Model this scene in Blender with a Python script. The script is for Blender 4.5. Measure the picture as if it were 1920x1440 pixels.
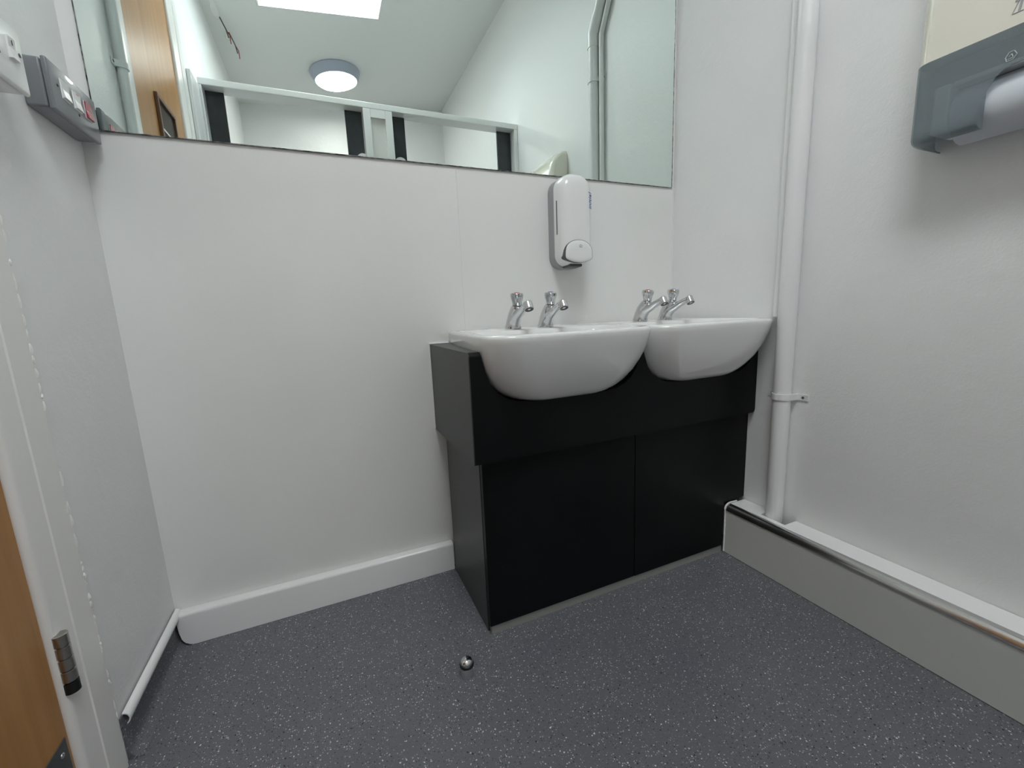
import bpy, bmesh, math, random
from mathutils import Vector, Matrix
from math import pi, sin, cos, radians as R
random.seed(4)
for o in list(bpy.data.objects): bpy.data.objects.remove(o)
S = bpy.context.scene
COL = S.collection

# ---------------------------------------------------------------- key dimensions (metres, back wall y=0, floor z=0)
XL, XR, YB = -0.496, 1.377, -3.35          # left wall, right wall, rear wall
def ceil_z(x): return 2.92 + 0.1014 * x    # the ceiling slopes up to the right

# ---------------------------------------------------------------- camera, sky, lights, exposure
cam = bpy.data.cameras.new('camera')
cam.sensor_width = 36; cam.lens = 788.78 / 1920 * 36; cam.clip_start = 0.01
co = bpy.data.objects.new('camera', cam); COL.objects.link(co)
RM = ((0.913456, 0.106328, -0.392801), (-0.404801, 0.138650, -0.903832), (-0.041641, 0.984617, 0.169692))
m = Matrix(RM).to_4x4(); m.translation = Vector((-0.0079, -1.4190, 0.924)); co.matrix_world = m
S.camera = co
w = bpy.data.worlds.new('sky'); S.world = w; w.use_nodes = True
bg = w.node_tree.nodes['Background']; bg.inputs[0].default_value = (0.975, 0.985, 1.0, 1); bg.inputs[1].default_value = 15.5
SKY = (-0.185, 0.575, -2.0, -0.95)          # skylight opening x0,x1,y0,y1
def area(name, loc, sx, sy, power, col=(1, 1, 1), portal=False, shape='RECTANGLE'):
    l = bpy.data.lights.new(name, 'AREA'); l.shape = shape; l.size = sx
    if shape == 'RECTANGLE': l.size_y = sy
    l.energy = power; l.color = col
    if portal: l.cycles.is_portal = True
    o = bpy.data.objects.new(name, l); COL.objects.link(o); o.location = loc
    return o
area('sky_portal', ((SKY[0]+SKY[1])/2, (SKY[2]+SKY[3])/2, 3.225), SKY[1]-SKY[0], SKY[3]-SKY[2], 1, portal=True)
LAMPS = [(0.295, -2.72)]
LAMP_POWER = 6
for lx, ly in LAMPS:
    o = area('lamp_light', (lx, ly, ceil_z(lx) - 0.085), 0.28, 0.28, LAMP_POWER, (1.0, 0.965, 0.92), shape='DISK')
    o.rotation_euler = (0, -math.atan(0.1014), 0)
S.view_settings.view_transform = 'Standard'; S.view_settings.look = 'None'
S.view_settings.gamma = 1; S.view_settings.use_curve_mapping = False
S.view_settings.exposure = 0.37
try: S.cycles.max_bounces = 12; S.cycles.diffuse_bounces = 8; S.cycles.glossy_bounces = 8
except Exception: pass

# ---------------------------------------------------------------- materials
def mat(name, col, rough=0.5, metal=0.0, spec=0.5, coat=0.0, bump=None, emit=None):
    m = bpy.data.materials.new(name); m.use_nodes = True
    nt = m.node_tree; b = nt.nodes['Principled BSDF']
    b.inputs['Base Color'].default_value = (*col, 1); b.inputs['Roughness'].default_value = rough
    b.inputs['Metallic'].default_value = metal; b.inputs['Specular IOR Level'].default_value = spec
    b.inputs['Coat Weight'].default_value = coat
    tc = nt.nodes.new('ShaderNodeTexCoord')
    if bump:
        prev = None
        for sc, dist, st in bump:
            n = nt.nodes.new('ShaderNodeTexNoise'); n.inputs['Scale'].default_value = sc
            n.inputs['Detail'].default_value = 4; nt.links.new(tc.outputs['Object'], n.inputs['Vector'])
            bp = nt.nodes.new('ShaderNodeBump'); bp.inputs['Distance'].default_value = dist
            bp.inputs['Strength'].default_value = st
            nt.links.new(n.outputs[0], bp.inputs['Height'])
            if prev: nt.links.new(prev.outputs[0], bp.inputs['Normal'])
            prev = bp
        nt.links.new(prev.outputs[0], b.inputs['Normal'])
    if emit:
        b.inputs['Emission Color'].default_value = (*emit[0], 1); b.inputs['Emission Strength'].default_value = emit[1]
    return m
def vary(m, c0, c1, scale, stretch=(1, 1, 1), detail=4, coord='Object'):
    """slow colour variation between two tones"""
    nt = m.node_tree; b = nt.nodes['Principled BSDF']
    tc = [n for n in nt.nodes if n.type == 'TEX_COORD'][0]
    mp = nt.nodes.new('ShaderNodeMapping'); mp.inputs['Scale'].default_value = stretch
    n = nt.nodes.new('ShaderNodeTexNoise'); n.inputs['Scale'].default_value = scale; n.inputs['Detail'].default_value = detail
    r = nt.nodes.new('ShaderNodeValToRGB')
    r.color_ramp.elements[0].position = 0.35; r.color_ramp.elements[0].color = (*c0, 1)
    r.color_ramp.elements[1].position = 0.65; r.color_ramp.elements[1].color = (*c1, 1)
    nt.links.new(tc.outputs[coord], mp.inputs[0]); nt.links.new(mp.outputs[0], n.inputs['Vector'])
    nt.links.new(n.outputs[0], r.inputs[0]); nt.links.new(r.outputs[0], b.inputs['Base Color'])
    return m

M = {}
M['paint'] = mat('wall_paint', (0.80, 0.80, 0.80), 0.45, bump=[(3.0, 0.03, 0.16), (26, 0.004, 0.25), (170, 0.0012, 0.35)])
M['panel'] = vary(mat('wall_laminate', (0.80, 0.80, 0.785), 0.3, bump=[(300, 0.0004, 0.3)]), (0.79, 0.79, 0.775), (0.82, 0.82, 0.805), 2.0)
M['ceiling'] = mat('ceiling_paint', (0.78, 0.79, 0.78), 0.8, bump=[(90, 0.001, 0.2)])
M['gloss_white'] = mat('gloss_white_paint', (0.84, 0.84, 0.84), 0.22, coat=0.3, bump=[(14, 0.003, 0.12)])
M['frame_white'] = mat('frame_white_paint', (0.82, 0.80, 0.78), 0.3, coat=0.2, bump=[(12, 0.003, 0.15)])
M['pvc'] = mat('white_painted_pvc', (0.78, 0.78, 0.785), 0.3, coat=0.2, bump=[(60, 0.001, 0.15)])
M['ceramic'] = mat('white_ceramic', (0.80, 0.80, 0.795), 0.07, coat=0.6)
M['chrome'] = mat('chrome', (0.64, 0.65, 0.66), 0.07, 1.0)
M['steel'] = mat('brushed_steel', (0.70, 0.69, 0.68), 0.2, 1.0)
M['steel_dull'] = mat('dull_steel', (0.46, 0.44, 0.41), 0.30, 1.0)
M['black_lam'] = vary(mat('black_laminate', (0.012, 0.013, 0.014), 0.45, spec=0.16, bump=[(250, 0.0004, 0.25)]), (0.0045, 0.005, 0.0055), (0.0065, 0.007, 0.0075), 3)
M['charcoal'] = vary(mat('charcoal_laminate', (0.06, 0.063, 0.063), 0.4, bump=[(250, 0.0004, 0.25)]), (0.040, 0.043, 0.042), (0.048, 0.051, 0.049), 3)
M['kick'] = mat('kick_plate_metal', (0.16, 0.165, 0.17), 0.4, 0.8)
M['plinth'] = mat('plinth_grey', (0.30, 0.30, 0.28), 0.35)
M['boxing'] = mat('boxing_laminate', (0.58, 0.585, 0.565), 0.4, bump=[(260, 0.0004, 0.25)])
M['grey_enamel'] = mat('grey_enamel', (0.21, 0.215, 0.23), 0.32, 0.1, coat=0.3, bump=[(220, 0.0006, 0.3)])
M['white_plastic'] = mat('white_plastic', (0.83, 0.83, 0.83), 0.25, coat=0.2)
M['grey_plastic'] = mat('grey_plastic', (0.33, 0.335, 0.35), 0.4)
M['cream_plastic'] = mat('cream_plastic', (0.79, 0.76, 0.66), 0.22, coat=0.3)
M['red_lens'] = mat('red_lens', (0.42, 0.015, 0.04), 0.2, coat=0.5)
M['red_dot'] = mat('red_dot', (0.75, 0.08, 0.06), 0.3)
M['blue_dot'] = mat('blue_dot', (0.12, 0.16, 0.40), 0.3)
M['dark'] = mat('dark_rubber', (0.006, 0.006, 0.006), 0.35)
M['dark_grey'] = mat('dark_grey_plastic', (0.07, 0.075, 0.08), 0.35)
M['blue_print'] = mat('blue_print', (0.03, 0.06, 0.35), 0.4)
M['grey_print'] = mat('grey_print', (0.36, 0.37, 0.40), 0.4)
M['pale_print'] = mat('pale_print', (0.55, 0.57, 0.58), 0.4)
M['paper'] = mat('paper_roll', (0.62, 0.65, 0.70), 0.9)
M['silicone'] = mat('silicone_sealant', (0.85, 0.85, 0.85), 0.3)
M['lamp_bezel'] = mat('lamp_bezel', (0.42, 0.46, 0.55), 0.35)
M['diffuser'] = mat('lamp_diffuser', (0.9, 0.9, 0.9), 0.4, emit=((1, 0.98, 0.95), 3.0))
M['brown_bead'] = mat('brown_bead', (0.16, 0.08, 0.045), 0.35)
M['wire_red'] = mat('wire_red', (0.30, 0.02, 0.015), 0.4)
M['wire_grey'] = mat('wire_grey', (0.10, 0.09, 0.08), 0.5)
M['black_gloss'] = vary(mat('black_gloss_laminate', (0.02, 0.026, 0.032), 0.25, bump=[(4, 0.01, 0.2)]), (0.014, 0.018, 0.024), (0.035, 0.045, 0.05), 5)
M['mirror_edge'] = vary(mat('mirror_edge', (0.08, 0.085, 0.085), 0.3, 0.6), (0.02, 0.02, 0.02), (0.35, 0.36, 0.36), 60)
M['mirror'] = mat('mirror_silver', (0.80, 0.885, 0.85), 0.0, 1.0)
M['glass_dark'] = mat('vision_glass', (0.045, 0.035, 0.028), 0.45, spec=0.12)  # opaque pane; the dark hallway beyond is put into its colour

# smoked translucent cover of the towel dispenser
def smoked():
    m = bpy.data.materials.new('smoked_plastic'); m.use_nodes = True; nt = m.node_tree
    b = nt.nodes['Principled BSDF']
    b.inputs['Base Color'].default_value = (0.33, 0.375, 0.40, 1); b.inputs['Roughness'].default_value = 0.18
    b.inputs['Coat Weight'].default_value = 0.4
    tr = nt.nodes.new('ShaderNodeBsdfTransparent'); tr.inputs[0].default_value = (0.74, 0.78, 0.80, 1)
    mx = nt.nodes.new('ShaderNodeMixShader'); mx.inputs[0].default_value = 0.6
    out = nt.nodes['Material Output']
    nt.links.new(b.outputs[0], mx.inputs[1]); nt.links.new(tr.outputs[0], mx.inputs[2]); nt.links.new(mx.outputs[0], out.inputs[0])
    return m
M['smoked'] = smoked()
def pane():
    m = bpy.data.materials.new('skylight_glass'); m.use_nodes = True; nt = m.node_tree
    nt.nodes.remove(nt.nodes['Principled BSDF'])
    tr = nt.nodes.new('ShaderNodeBsdfTransparent'); tr.inputs[0].default_value = (0.93, 0.96, 0.96, 1)
    gl = nt.nodes.new('ShaderNodeBsdfGlossy'); gl.inputs['Roughness'].default_value = 0.02
    mx = nt.nodes.new('ShaderNodeMixShader'); mx.inputs[0].default_value = 0.05
    nt.links.new(tr.outputs[0], mx.inputs[1]); nt.links.new(gl.outputs[0], mx.inputs[2])
    nt.links.new(mx.outputs[0], nt.nodes['Material Output'].inputs[0]); return m
M['glass'] = pane()

def wood():
    m = mat('oak_veneer', (0.4, 0.2, 0.09), 0.36, spec=0.3)
    nt = m.node_tree; b = nt.nodes['Principled BSDF']
    tc = [n for n in nt.nodes if n.type == 'TEX_COORD'][0]
    mp = nt.nodes.new('ShaderNodeMapping'); mp.inputs['Scale'].default_value = (1, 14, 0.7)
    n = nt.nodes.new('ShaderNodeTexNoise'); n.inputs['Scale'].default_value = 3; n.inputs['Detail'].default_value = 8
    n.inputs['Distortion'].default_value = 0.6
    r = nt.nodes.new('ShaderNodeValToRGB')
    r.color_ramp.elements[0].position = 0.3; r.color_ramp.elements[0].color = (0.39, 0.185, 0.058, 1)
    r.color_ramp.elements[1].position = 0.75; r.color_ramp.elements[1].color = (0.50, 0.255, 0.088, 1)
    nt.links.new(tc.outputs['Object'], mp.inputs[0]); nt.links.new(mp.outputs[0], n.inputs['Vector'])
    nt.links.new(n.outputs[0], r.inputs[0]); nt.links.new(r.outputs[0], b.inputs['Base Color'])
    return m
M['wood'] = wood()

def vinyl(name='speckled_vinyl', wallside=False):
    m = mat(name, (0.1, 0.1, 0.12), 0.5, spec=0.4, bump=[(500, 0.0006, 0.3)])
    nt = m.node_tree; L = nt.links.new; b = nt.nodes['Principled BSDF']
    tc = [n for n in nt.nodes if n.type == 'TEX_COORD'][0]
    def N(t, **k):
        n = nt.nodes.new(t)
        for a, v in k.items(): setattr(n, a, v)
        return n
    src = tc.outputs['Object']
    if wallside:
        sx = N('ShaderNodeSeparateXYZ'); L(src, sx.inputs[0]); su = N('ShaderNodeMath', operation='SUBTRACT'); L(sx.outputs[2], su.inputs[0]); L(sx.outputs[0], su.inputs[1])
        cx = N('ShaderNodeCombineXYZ'); L(sx.outputs[1], cx.inputs[0]); L(su.outputs[0], cx.inputs[1]); src = cx.outputs[0]
    n1 = N('ShaderNodeTexNoise'); n1.inputs['Scale'].default_value = 5; n1.inputs['Detail'].default_value = 6
    L(src, n1.inputs['Vector'])
    r1 = N('ShaderNodeValToRGB'); r1.color_ramp.elements[0].position = 0.35; r1.color_ramp.elements[1].position = 0.68
    r1.color_ramp.elements[0].color = (0.136, 0.136, 0.145, 1); r1.color_ramp.elements[1].color = (0.124, 0.127, 0.145, 1)
    L(n1.outputs[0], r1.inputs[0])
    # warped coordinates give ragged flakes
    nw = N('ShaderNodeTexNoise'); nw.inputs['Scale'].default_value = 260; nw.inputs['Detail'].default_value = 2
    L(src, nw.inputs['Vector'])
    sb = N('ShaderNodeVectorMath', operation='SUBTRACT'); sb.inputs[1].default_value = (0.5, 0.5, 0.5); L(nw.outputs['Color'], sb.inputs[0])
    sc = N('ShaderNodeVectorMath', operation='SCALE'); sc.inputs['Scale'].default_value = 0.005; L(sb.outputs[0], sc.inputs[0])
    ad = N('ShaderNodeVectorMath', operation='ADD'); L(src, ad.inputs[0]); L(sc.outputs[0], ad.inputs[1])
    prev = r1.outputs[0]
    def flakes(prev, scale, rad, keep, col, offs, seedmin=0.0):
        mp = N('ShaderNodeMapping'); mp.inputs['Location'].default_value = offs; L(ad.outputs[0], mp.inputs[0])
        v = N('ShaderNodeTexVoronoi', voronoi_dimensions='2D'); v.inputs['Scale'].default_value = scale
        L(mp.outputs[0], v.inputs['Vector'])
        sp = N('ShaderNodeSeparateColor'); L(v.outputs['Color'], sp.inputs[0])
        # radius varies by cell
        mr = N('ShaderNodeMapRange'); mr.inputs['To Min'].default_value = rad * 0.4; mr.inputs['To Max'].default_value = rad; L(sp.outputs[1], mr.inputs[0])
        lt = N('ShaderNodeMath', operation='LESS_THAN'); L(v.outputs['Distance'], lt.inputs[0]); L(mr.outputs[0], lt.inputs[1])
        k = N('ShaderNodeMath', operation='LESS_THAN'); L(sp.outputs[0], k.inputs[0]); k.inputs[1].default_value = keep
        mu = N('ShaderNodeMath', operation='MULTIPLY'); L(lt.outputs[0], mu.inputs[0]); L(k.outputs[0], mu.inputs[1])
        mx = N('ShaderNodeMix', data_type='RGBA'); L(mu.outputs[0], mx.inputs[0]); L(prev, mx.inputs[6]); mx.inputs[7].default_value = (*col, 1)
        return mx.outputs[2]
    prev = flakes(prev, 210, 0.28, 0.20, (0.030, 0.034, 0.05), (3.1, 1.7, 0))
    prev = flakes(prev, 240, 0.30, 0.24, (0.20, 0.205, 0.23), (7.7, 5.2, 0))
    prev = flakes(prev, 205, 0.28, 0.17, (0.50, 0.50, 0.52), (0.3, 0.9, 0))
    prev = flakes(prev, 150, 0.25, 0.065, (0.70, 0.70, 0.70), (11.3, 4.4, 0))
    prev = flakes(prev, 120, 0.22, 0.06, (0.010, 0.011, 0.018), (5.3, 8.4, 0))
    L(prev, b.inputs['Base Color'])
    return m
M['vinyl'] = vinyl(); M['vinyl_side'] = vinyl('speckled_vinyl_cove', True)

# ---------------------------------------------------------------- helpers
def obj(name, bm, m, parent=None, smooth=False, angle=35):
    me = bpy.data.meshes.new(name)
    bmesh.ops.recalc_face_normals(bm, faces=bm.faces)
    bm.to_mesh(me); bm.free(); me.materials.append(M[m] if isinstance(m, str) else m)
    if smooth:
        me.shade_smooth(); me.set_sharp_from_angle(angle=R(angle))
    o = bpy.data.objects.new(name, me); COL.objects.link(o)
    if parent: o.parent = parent; o.matrix_parent_inverse = Matrix.Translation(-Vector(parent.location))
    return o
def tag(o, label, cat, group=None):
    o['label'] = label; o['category'] = cat
    if group: o['group'] = group
    return o
def thing(name, label, cat, loc=(0, 0, 0), group=None):
    o = bpy.data.objects.new(name, None); COL.objects.link(o); o.location = loc
    o.empty_display_size = 0.05
    return tag(o, label, cat, group)
def struct(name, o=None, loc=(0, 0, 0)):
    if o is None:
        o = bpy.data.objects.new(name, None); COL.objects.link(o); o.location = loc; o.empty_display_size = 0.05
    o['kind'] = 'structure'; return o
def box(bm, x0, x1, y0, y1, z0, z1, bev=0, seg=2):
    vs = [bm.verts.new((x, y, z)) for x in (x0, x1) for y in (y0, y1) for z in (z0, z1)]
    f = [(0, 1, 3, 2), (4, 6, 7, 5), (0, 4, 5, 1), (2, 3, 7, 6), (0, 2, 6, 4), (1, 5, 7, 3)]
    fs = [bm.faces.new([vs[i] for i in q]) for q in f]
    if bev:
        es = set(e for ff in fs for e in ff.edges)
        bmesh.ops.bevel(bm, geom=list(es), offset=bev, segments=seg, affect='EDGES', profile=0.5)
    return fs
def B(x0, x1, y0, y1, z0, z1, bev=0, seg=2):
    bm = bmesh.new(); box(bm, min(x0, x1), max(x0, x1), min(y0, y1), max(y0, y1), min(z0, z1), max(z0, z1), bev, seg); return bm
def prism(pts, axis, a, b, bm=None):
    """polygon pts in the plane normal to axis, extruded between a and b"""
    bm = bm or bmesh.new()
    def P(u, v, t): return {0: (t, u, v), 1: (u, t, v), 2: (u, v, t)}[axis]
    A = [bm.verts.new(P(u, v, a)) for u, v in pts]; C = [bm.verts.new(P(u, v, b)) for u, v in pts]
    bm.faces.new(A); bm.faces.new(C[::-1]); n = len(pts)
    for i in range(n): bm.faces.new((A[i], A[(i+1) % n], C[(i+1) % n], C[i]))
    return bm
def loft(rings, bm=None, cap0=True, cap1=True, closed=True):
    bm = bm or bmesh.new()
    V = [[bm.verts.new(p) for p in r] for r in rings]; n = len(V[0])
    for a, b in zip(V, V[1:]):
        for i in range(n if closed else n - 1): bm.faces.new((a[i], a[(i+1) % n], b[(i+1) % n], b[i]))
    if cap0: bm.faces.new(V[0][::-1])
    if cap1: bm.faces.new(V[-1])
    return bm
def lathe(prof, n=32, c=(0, 0, 0), bm=None):
    return loft([[(c[0]+r*cos(2*pi*i/n), c[1]+r*sin(2*pi*i/n), c[2]+z) for i in range(n)] for r, z in prof], bm)
def tube(pts, r, n=16, bm=None, caps=True):
    pts = [Vector(p) for p in pts]; rings = []
    t0 = (pts[1]-pts[0]).normalized(); ref = Vector((0, 0, 1)) if abs(t0.z) < 0.9 else Vector((0, 1, 0))
    u = t0.cross(ref).normalized()
    for i, p in enumerate(pts):
        t = (pts[min(i+1, len(pts)-1)] - pts[max(i-1, 0)]).normalized()
        u = (u - t*u.dot(t)).normalized(); v = t.cross(u)
        rr = r[i] if isinstance(r, (list, tuple)) else r
        rings.append([p + (u*cos(2*pi*k/n) + v*sin(2*pi*k/n))*rr for k in range(n)])
    return loft(rings, bm, caps, caps)
def text_mesh(body, size, matrix, name, m, parent, depth=0.0004, shear=0.0):
    cu = bpy.data.curves.new(name, 'FONT'); cu.body = body; cu.size = size; cu.extrude = depth; cu.shear = shear
    cu.align_x = 'CENTER'; cu.align_y = 'CENTER'; cu.resolution_u = 3
    t = bpy.data.objects.new(name, cu); COL.objects.link(t); bpy.context.view_layer.update()
    me = bpy.data.meshes.new_from_object(t.evaluated_get(bpy.context.evaluated_depsgraph_get()))
    bpy.data.objects.remove(t); me.transform(matrix); me.materials.clear(); me.materials.append(M[m])
    o = bpy.data.objects.new(name, me); COL.objects.link(o)
    if parent: o.parent = parent; o.matrix_parent_inverse = Matrix.Translation(-Vector(parent.location))
    return o
def copy_tree(o, parent=None):
    c = o.copy(); COL.objects.link(c)
    if parent: c.parent = parent
    for ch in list(o.children): copy_tree(ch, c)
    return c

# ================================================================= SETTING
struct('floor', obj('floor', B(XL - 0.1, XR + 0.1, YB - 0.1, 0.1, -0.1, 0), 'vinyl'))
# ceiling slab with the skylight opening
def ceil_piece(bm, x0, x1, y0, y1):
    prism([(x0, ceil_z(x0)), (x1, ceil_z(x1)), (x1, ceil_z(x1)+0.12), (x0, ceil_z(x0)+0.12)], 1, y0, y1, bm)
bm = bmesh.new()
ceil_piece(bm, XL - 0.1, XR + 0.1, YB - 0.1, SKY[2]); ceil_piece(bm, XL - 0.1, XR + 0.1, SKY[3], 0.1)
ceil_piece(bm, XL - 0.1, SKY[0], SKY[2], SKY[3]); ceil_piece(bm, SKY[1], XR + 0.1, SKY[2], SKY[3])
struct('ceiling', obj('ceiling', bm, 'ceiling'))
zl, zr = ceil_z(XL), ceil_z(XR)
# back wall: plaster with two laminate sheets meeting in a fine joint
wb = struct('wall_back', obj('wall_back', prism([(XL, 0), (XR, 0), (XR, zr), (XL, zl)], 1, 0.006, 0.1), 'paint'))
JX = 0.440
for a, b in ((XL, JX - 0.0001), (JX + 0.0001, XR - 0.001)):
    obj('panel', B(a, b, 0, 0.006, 0, 2.45, 0.0004, 1), 'panel', wb)
obj('sealant', B(XR - 0.004, XR, -0.004, 0.0, 0.83, 1.40, 0.001, 1), 'silicone', wb)
struct('wall_right', obj('wall_right', prism([(YB, 0), (0.1, 0), (0.1, zr), (YB, zr)], 0, XR, XR + 0.1), 'paint'))
struct('wall_rear', obj('wall_rear', prism([(XL, 0), (XR, 0), (XR, zr), (XL, zl)], 1, YB - 0.1, YB), 'paint'))
# left wall with the doorway
DY0, DY1, DZ = -0.385, -1.275, 2.415
bm = bmesh.new()
prism([(DY0, 0), (0.1, 0), (0.1, zl), (DY0, zl)], 0, XL - 0.1, XL, bm)
prism([(DY1, DZ), (DY0, DZ), (DY0, zl), (DY1, zl)], 0, XL - 0.1, XL, bm)
prism([(YB, 0), (DY1, 0), (DY1, zl), (YB, zl)], 0, XL - 0.1, XL, bm)
wl = struct('wall_left', obj('wall_left', bm, 'paint'))

# door_1 : frame, leaf, kick plate, hinge, vision panel
d = struct('door_1', loc=(XL, -0.80, 0))
def jamb_profile(y_out, y_in):
    s = 1 if y_in > y_out else -1           # outer edge on the wall, inner edge at the leaf
    pts = [(XL - 0.09, y_out), (XL + 0.005, y_out), (XL + 0.005, y_out + s*0.060)]
    pts += [(XL + 0.0028, y_out + s*0.062)]
    n = 6; e = y_in
    for i in range(n + 1):
        a = pi/2*i/n; pts.append((XL - 0.011 + 0.012*cos(a), e - s*0.012 + s*0.012*sin(a)))
    pts += [(XL - 0.09, e)]
    return pts
for nm, yo, yi in (('frame_upright', DY0, -0.500), ('frame_upright', DY1, -1.130)):
    obj(nm, prism(jamb_profile(yo, yi), 2, 0, DZ), 'frame_white', d, True, 40)
obj('frame_head', B(XL - 0.09, XL + 0.003, -1.130, -0.500, 2.35, DZ, 0.004), 'frame_white', d)
# ragged filler bead between frame and wall
bm = bmesh.new(); z = 0.12
while z < 2.3:
    l = random.uniform(0.008, 0.03); r0 = random.uniform(0.0016, 0.0036)
    if random.random() < 0.8:
        tube([(XL + 0.0048, DY0 + 0.001 + random.uniform(-0.001, 0.001), z + l*k/3) for k in range(4)], [r0*0.4, r0, r0*0.9, r0*0.3], 6, bm)
    z += l*random.uniform(0.8, 1.5)
fb = obj('filler_bead', bm, 'frame_white', d, True); fb['kind'] = 'stuff'
leaf = obj('leaf', B(XL - 0.052, XL - 0.010, -1.127, -0.503, 0.006, 2.347, 0.001, 1), 'wood', d)
VP = (-0.965, -0.738, 1.20, 1.805)
def vframe(y0, y1, z0, z1, x0, x1, t):
    bm = bmesh.new()
    for a in ((y0, y1, z0, z0+t), (y0, y1, z1-t, z1), (y0, y0+t, z0+t, z1-t), (y1-t, y1, z0+t, z1-t)):
        box(bm, x0, x1, a[0], a[1], a[2], a[3], 0.0015, 1)
    return bm
vp = obj('vision_panel', vframe(*VP, XL - 0.0105, XL + 0.001, 0.016), 'brown_bead', d)
obj('pane', B(XL - 0.0098, XL - 0.0070, VP[0]+0.016, VP[1]-0.016, VP[2]+0.016, VP[3]-0.016), 'glass_dark', vp)
obj('bead', B(XL - 0.0070, XL - 0.0045, -0.86, -0.852, VP[2]+0.016, 1.69), 'frame_white', vp)  # white strip modelled in place of a line reflected in the glass
obj('bead', B(XL - 0.0070, XL - 0.0045, -0.852, VP[1]-0.016, 1.682, 1.69), 'frame_white', vp)  # short leg of the same modelled reflection
kp = obj('kick_plate', B(XL - 0.0102, XL - 0.0082, -1.115, -0.512, 0.012, 0.216, 0.0008, 1), 'kick', d)
for yy in (-0.53, -1.095):
    bm = bmesh.new(); bmesh.ops.create_uvsphere(bm, u_segments=10, v_segments=6, radius=0.005); bmesh.ops.scale(bm, vec=(0.5, 1, 1), verts=bm.verts)
    bmesh.ops.translate(bm, vec=(XL - 0.0078, yy, 0.195), verts=bm.verts); obj('screw', bm, 'chrome', kp, True)
def hinge(zc):
    h = obj('hinge', lathe([(0.0085, zc - 0.0585), (0.0085, zc + 0.0585)], 16, (XL + 0.003, -0.487, 0)), 'steel_dull', d, True)
    L = 0.118; z0 = zc - L/2; n = 5
    for k in range(n):
        a = z0 + L*k/n + 0.0008; b = z0 + L*(k+1)/n - 0.0008
        kn = obj('knuckle', lathe([(0.0095, a), (0.0115, a+0.001), (0.0115, b-0.001), (0.0095, b)], 20, (XL + 0.003, -0.487, 0)), 'dark' if (k == 0 and zc < 1) else 'steel_dull', h, True)
    return h
hinge(0.340); hinge(1.18); hinge(2.10)

# skylight
win = struct('window_1', loc=((SKY[0]+SKY[1])/2, (SKY[2]+SKY[3])/2, 3.1))
x0, x1, y0, y1 = SKY; ZT = 3.27
bm = bmesh.new(); t = 0.02
t = 0.012; e = 0.0015
for a in ((x0+e, x0+t, y0+e, y1-e), (x1-t, x1-e, y0+e, y1-e), (x0+t, x1-t, y0+e, y0+t), (x0+t, x1-t, y1-t, y1-e)):
    pa, pb = a[0], a[1]
    prism([(pa, ceil_z(pa)+0.001), (pb, ceil_z(pb)+0.001), (pb, ZT), (pa, ZT)], 1, a[2], a[3], bm)
obj('reveal', bm, 'gloss_white', win)
bm = bmesh.new()
for inset, za, zb, tt in ((0.0125, 3.13, 3.16, 0.018), (0.031, 3.16, 3.20, 0.022)):
    a, b, c, e = x0+inset, x1-inset, y0+inset, y1-inset
    box(bm, a, b, c, c+tt, za, zb); box(bm, a, b, e-tt, e, za, zb); box(bm, a, a+tt, c+tt, e-tt, za, zb); box(bm, b-tt, b, c+tt, e-tt, za, zb)
obj('window_frame', bm, 'gloss_white', win)
obj('window_pane', B(x0+0.054, x1-0.054, y0+0.054, y1-0.054, 3.172, 3.178), 'glass', win)

# baseboards
bb_end = XL + 0.006
pts = [(0.336, 0.001), (0.336, 0.103), (bb_end + 0.002, 0.103), (bb_end, 0.101), (bb_end + 0.004, 0.045)]
for i in range(0, 7):
    a = pi + pi/2*i/6; pts.append((bb_end + 0.006 + 0.034 + 0.034*cos(a), 0.035 + 0.034*sin(a)))
bm = prism(pts, 1, -0.030, -0.001)
es = [e for e in bm.edges if all(v.co.y < -0.029 and v.co.z > 0.1 for v in e.verts)]
bmesh.ops.bevel(bm, geom=es, offset=0.008, segments=4, affect='EDGES', profile=0.5)
struct('baseboard_back', obj('baseboard_back', bm, 'gloss_white', None, True, 50))
bl = struct('baseboard_left', loc=(XL, -0.18, 0))
rings = []
for y in (-0.002, -0.372):
    r = [(XL + 0.0005, y, 0.0), (XL + 0.0005, y, 0.105), (XL + 0.004, y, 0.105), (XL + 0.004, y, 0.03)]
    r += [(XL + 0.029 - 0.025*cos(pi/2*k/5), y, 0.0262 - 0.025*sin(pi/2*k/5)) for k in range(1, 6)]
    r += [(XL + 0.029, y, 0.0003)]
    rings.append(r)
obj('coved_vinyl', loft(rings), 'vinyl_side', bl, True)
# hollow half-round capping strip
rings = []
for y in (-0.004, -0.366):
    o_ = [(XL + 0.004 + 0.013*sin(pi*k/12), y, 0.097 + 0.0145*cos(pi*k/12)) for k in range(11)]
    i_ = [(XL + 0.004 + 0.0108*sin(pi*k/12), y, 0.097 + 0.0123*cos(pi*k/12)) for k in range(10, -1, -1)]
    rings.append(o_ + i_)
obj('capping_strip', loft(rings), 'gloss_white', bl, True, 50)

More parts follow.
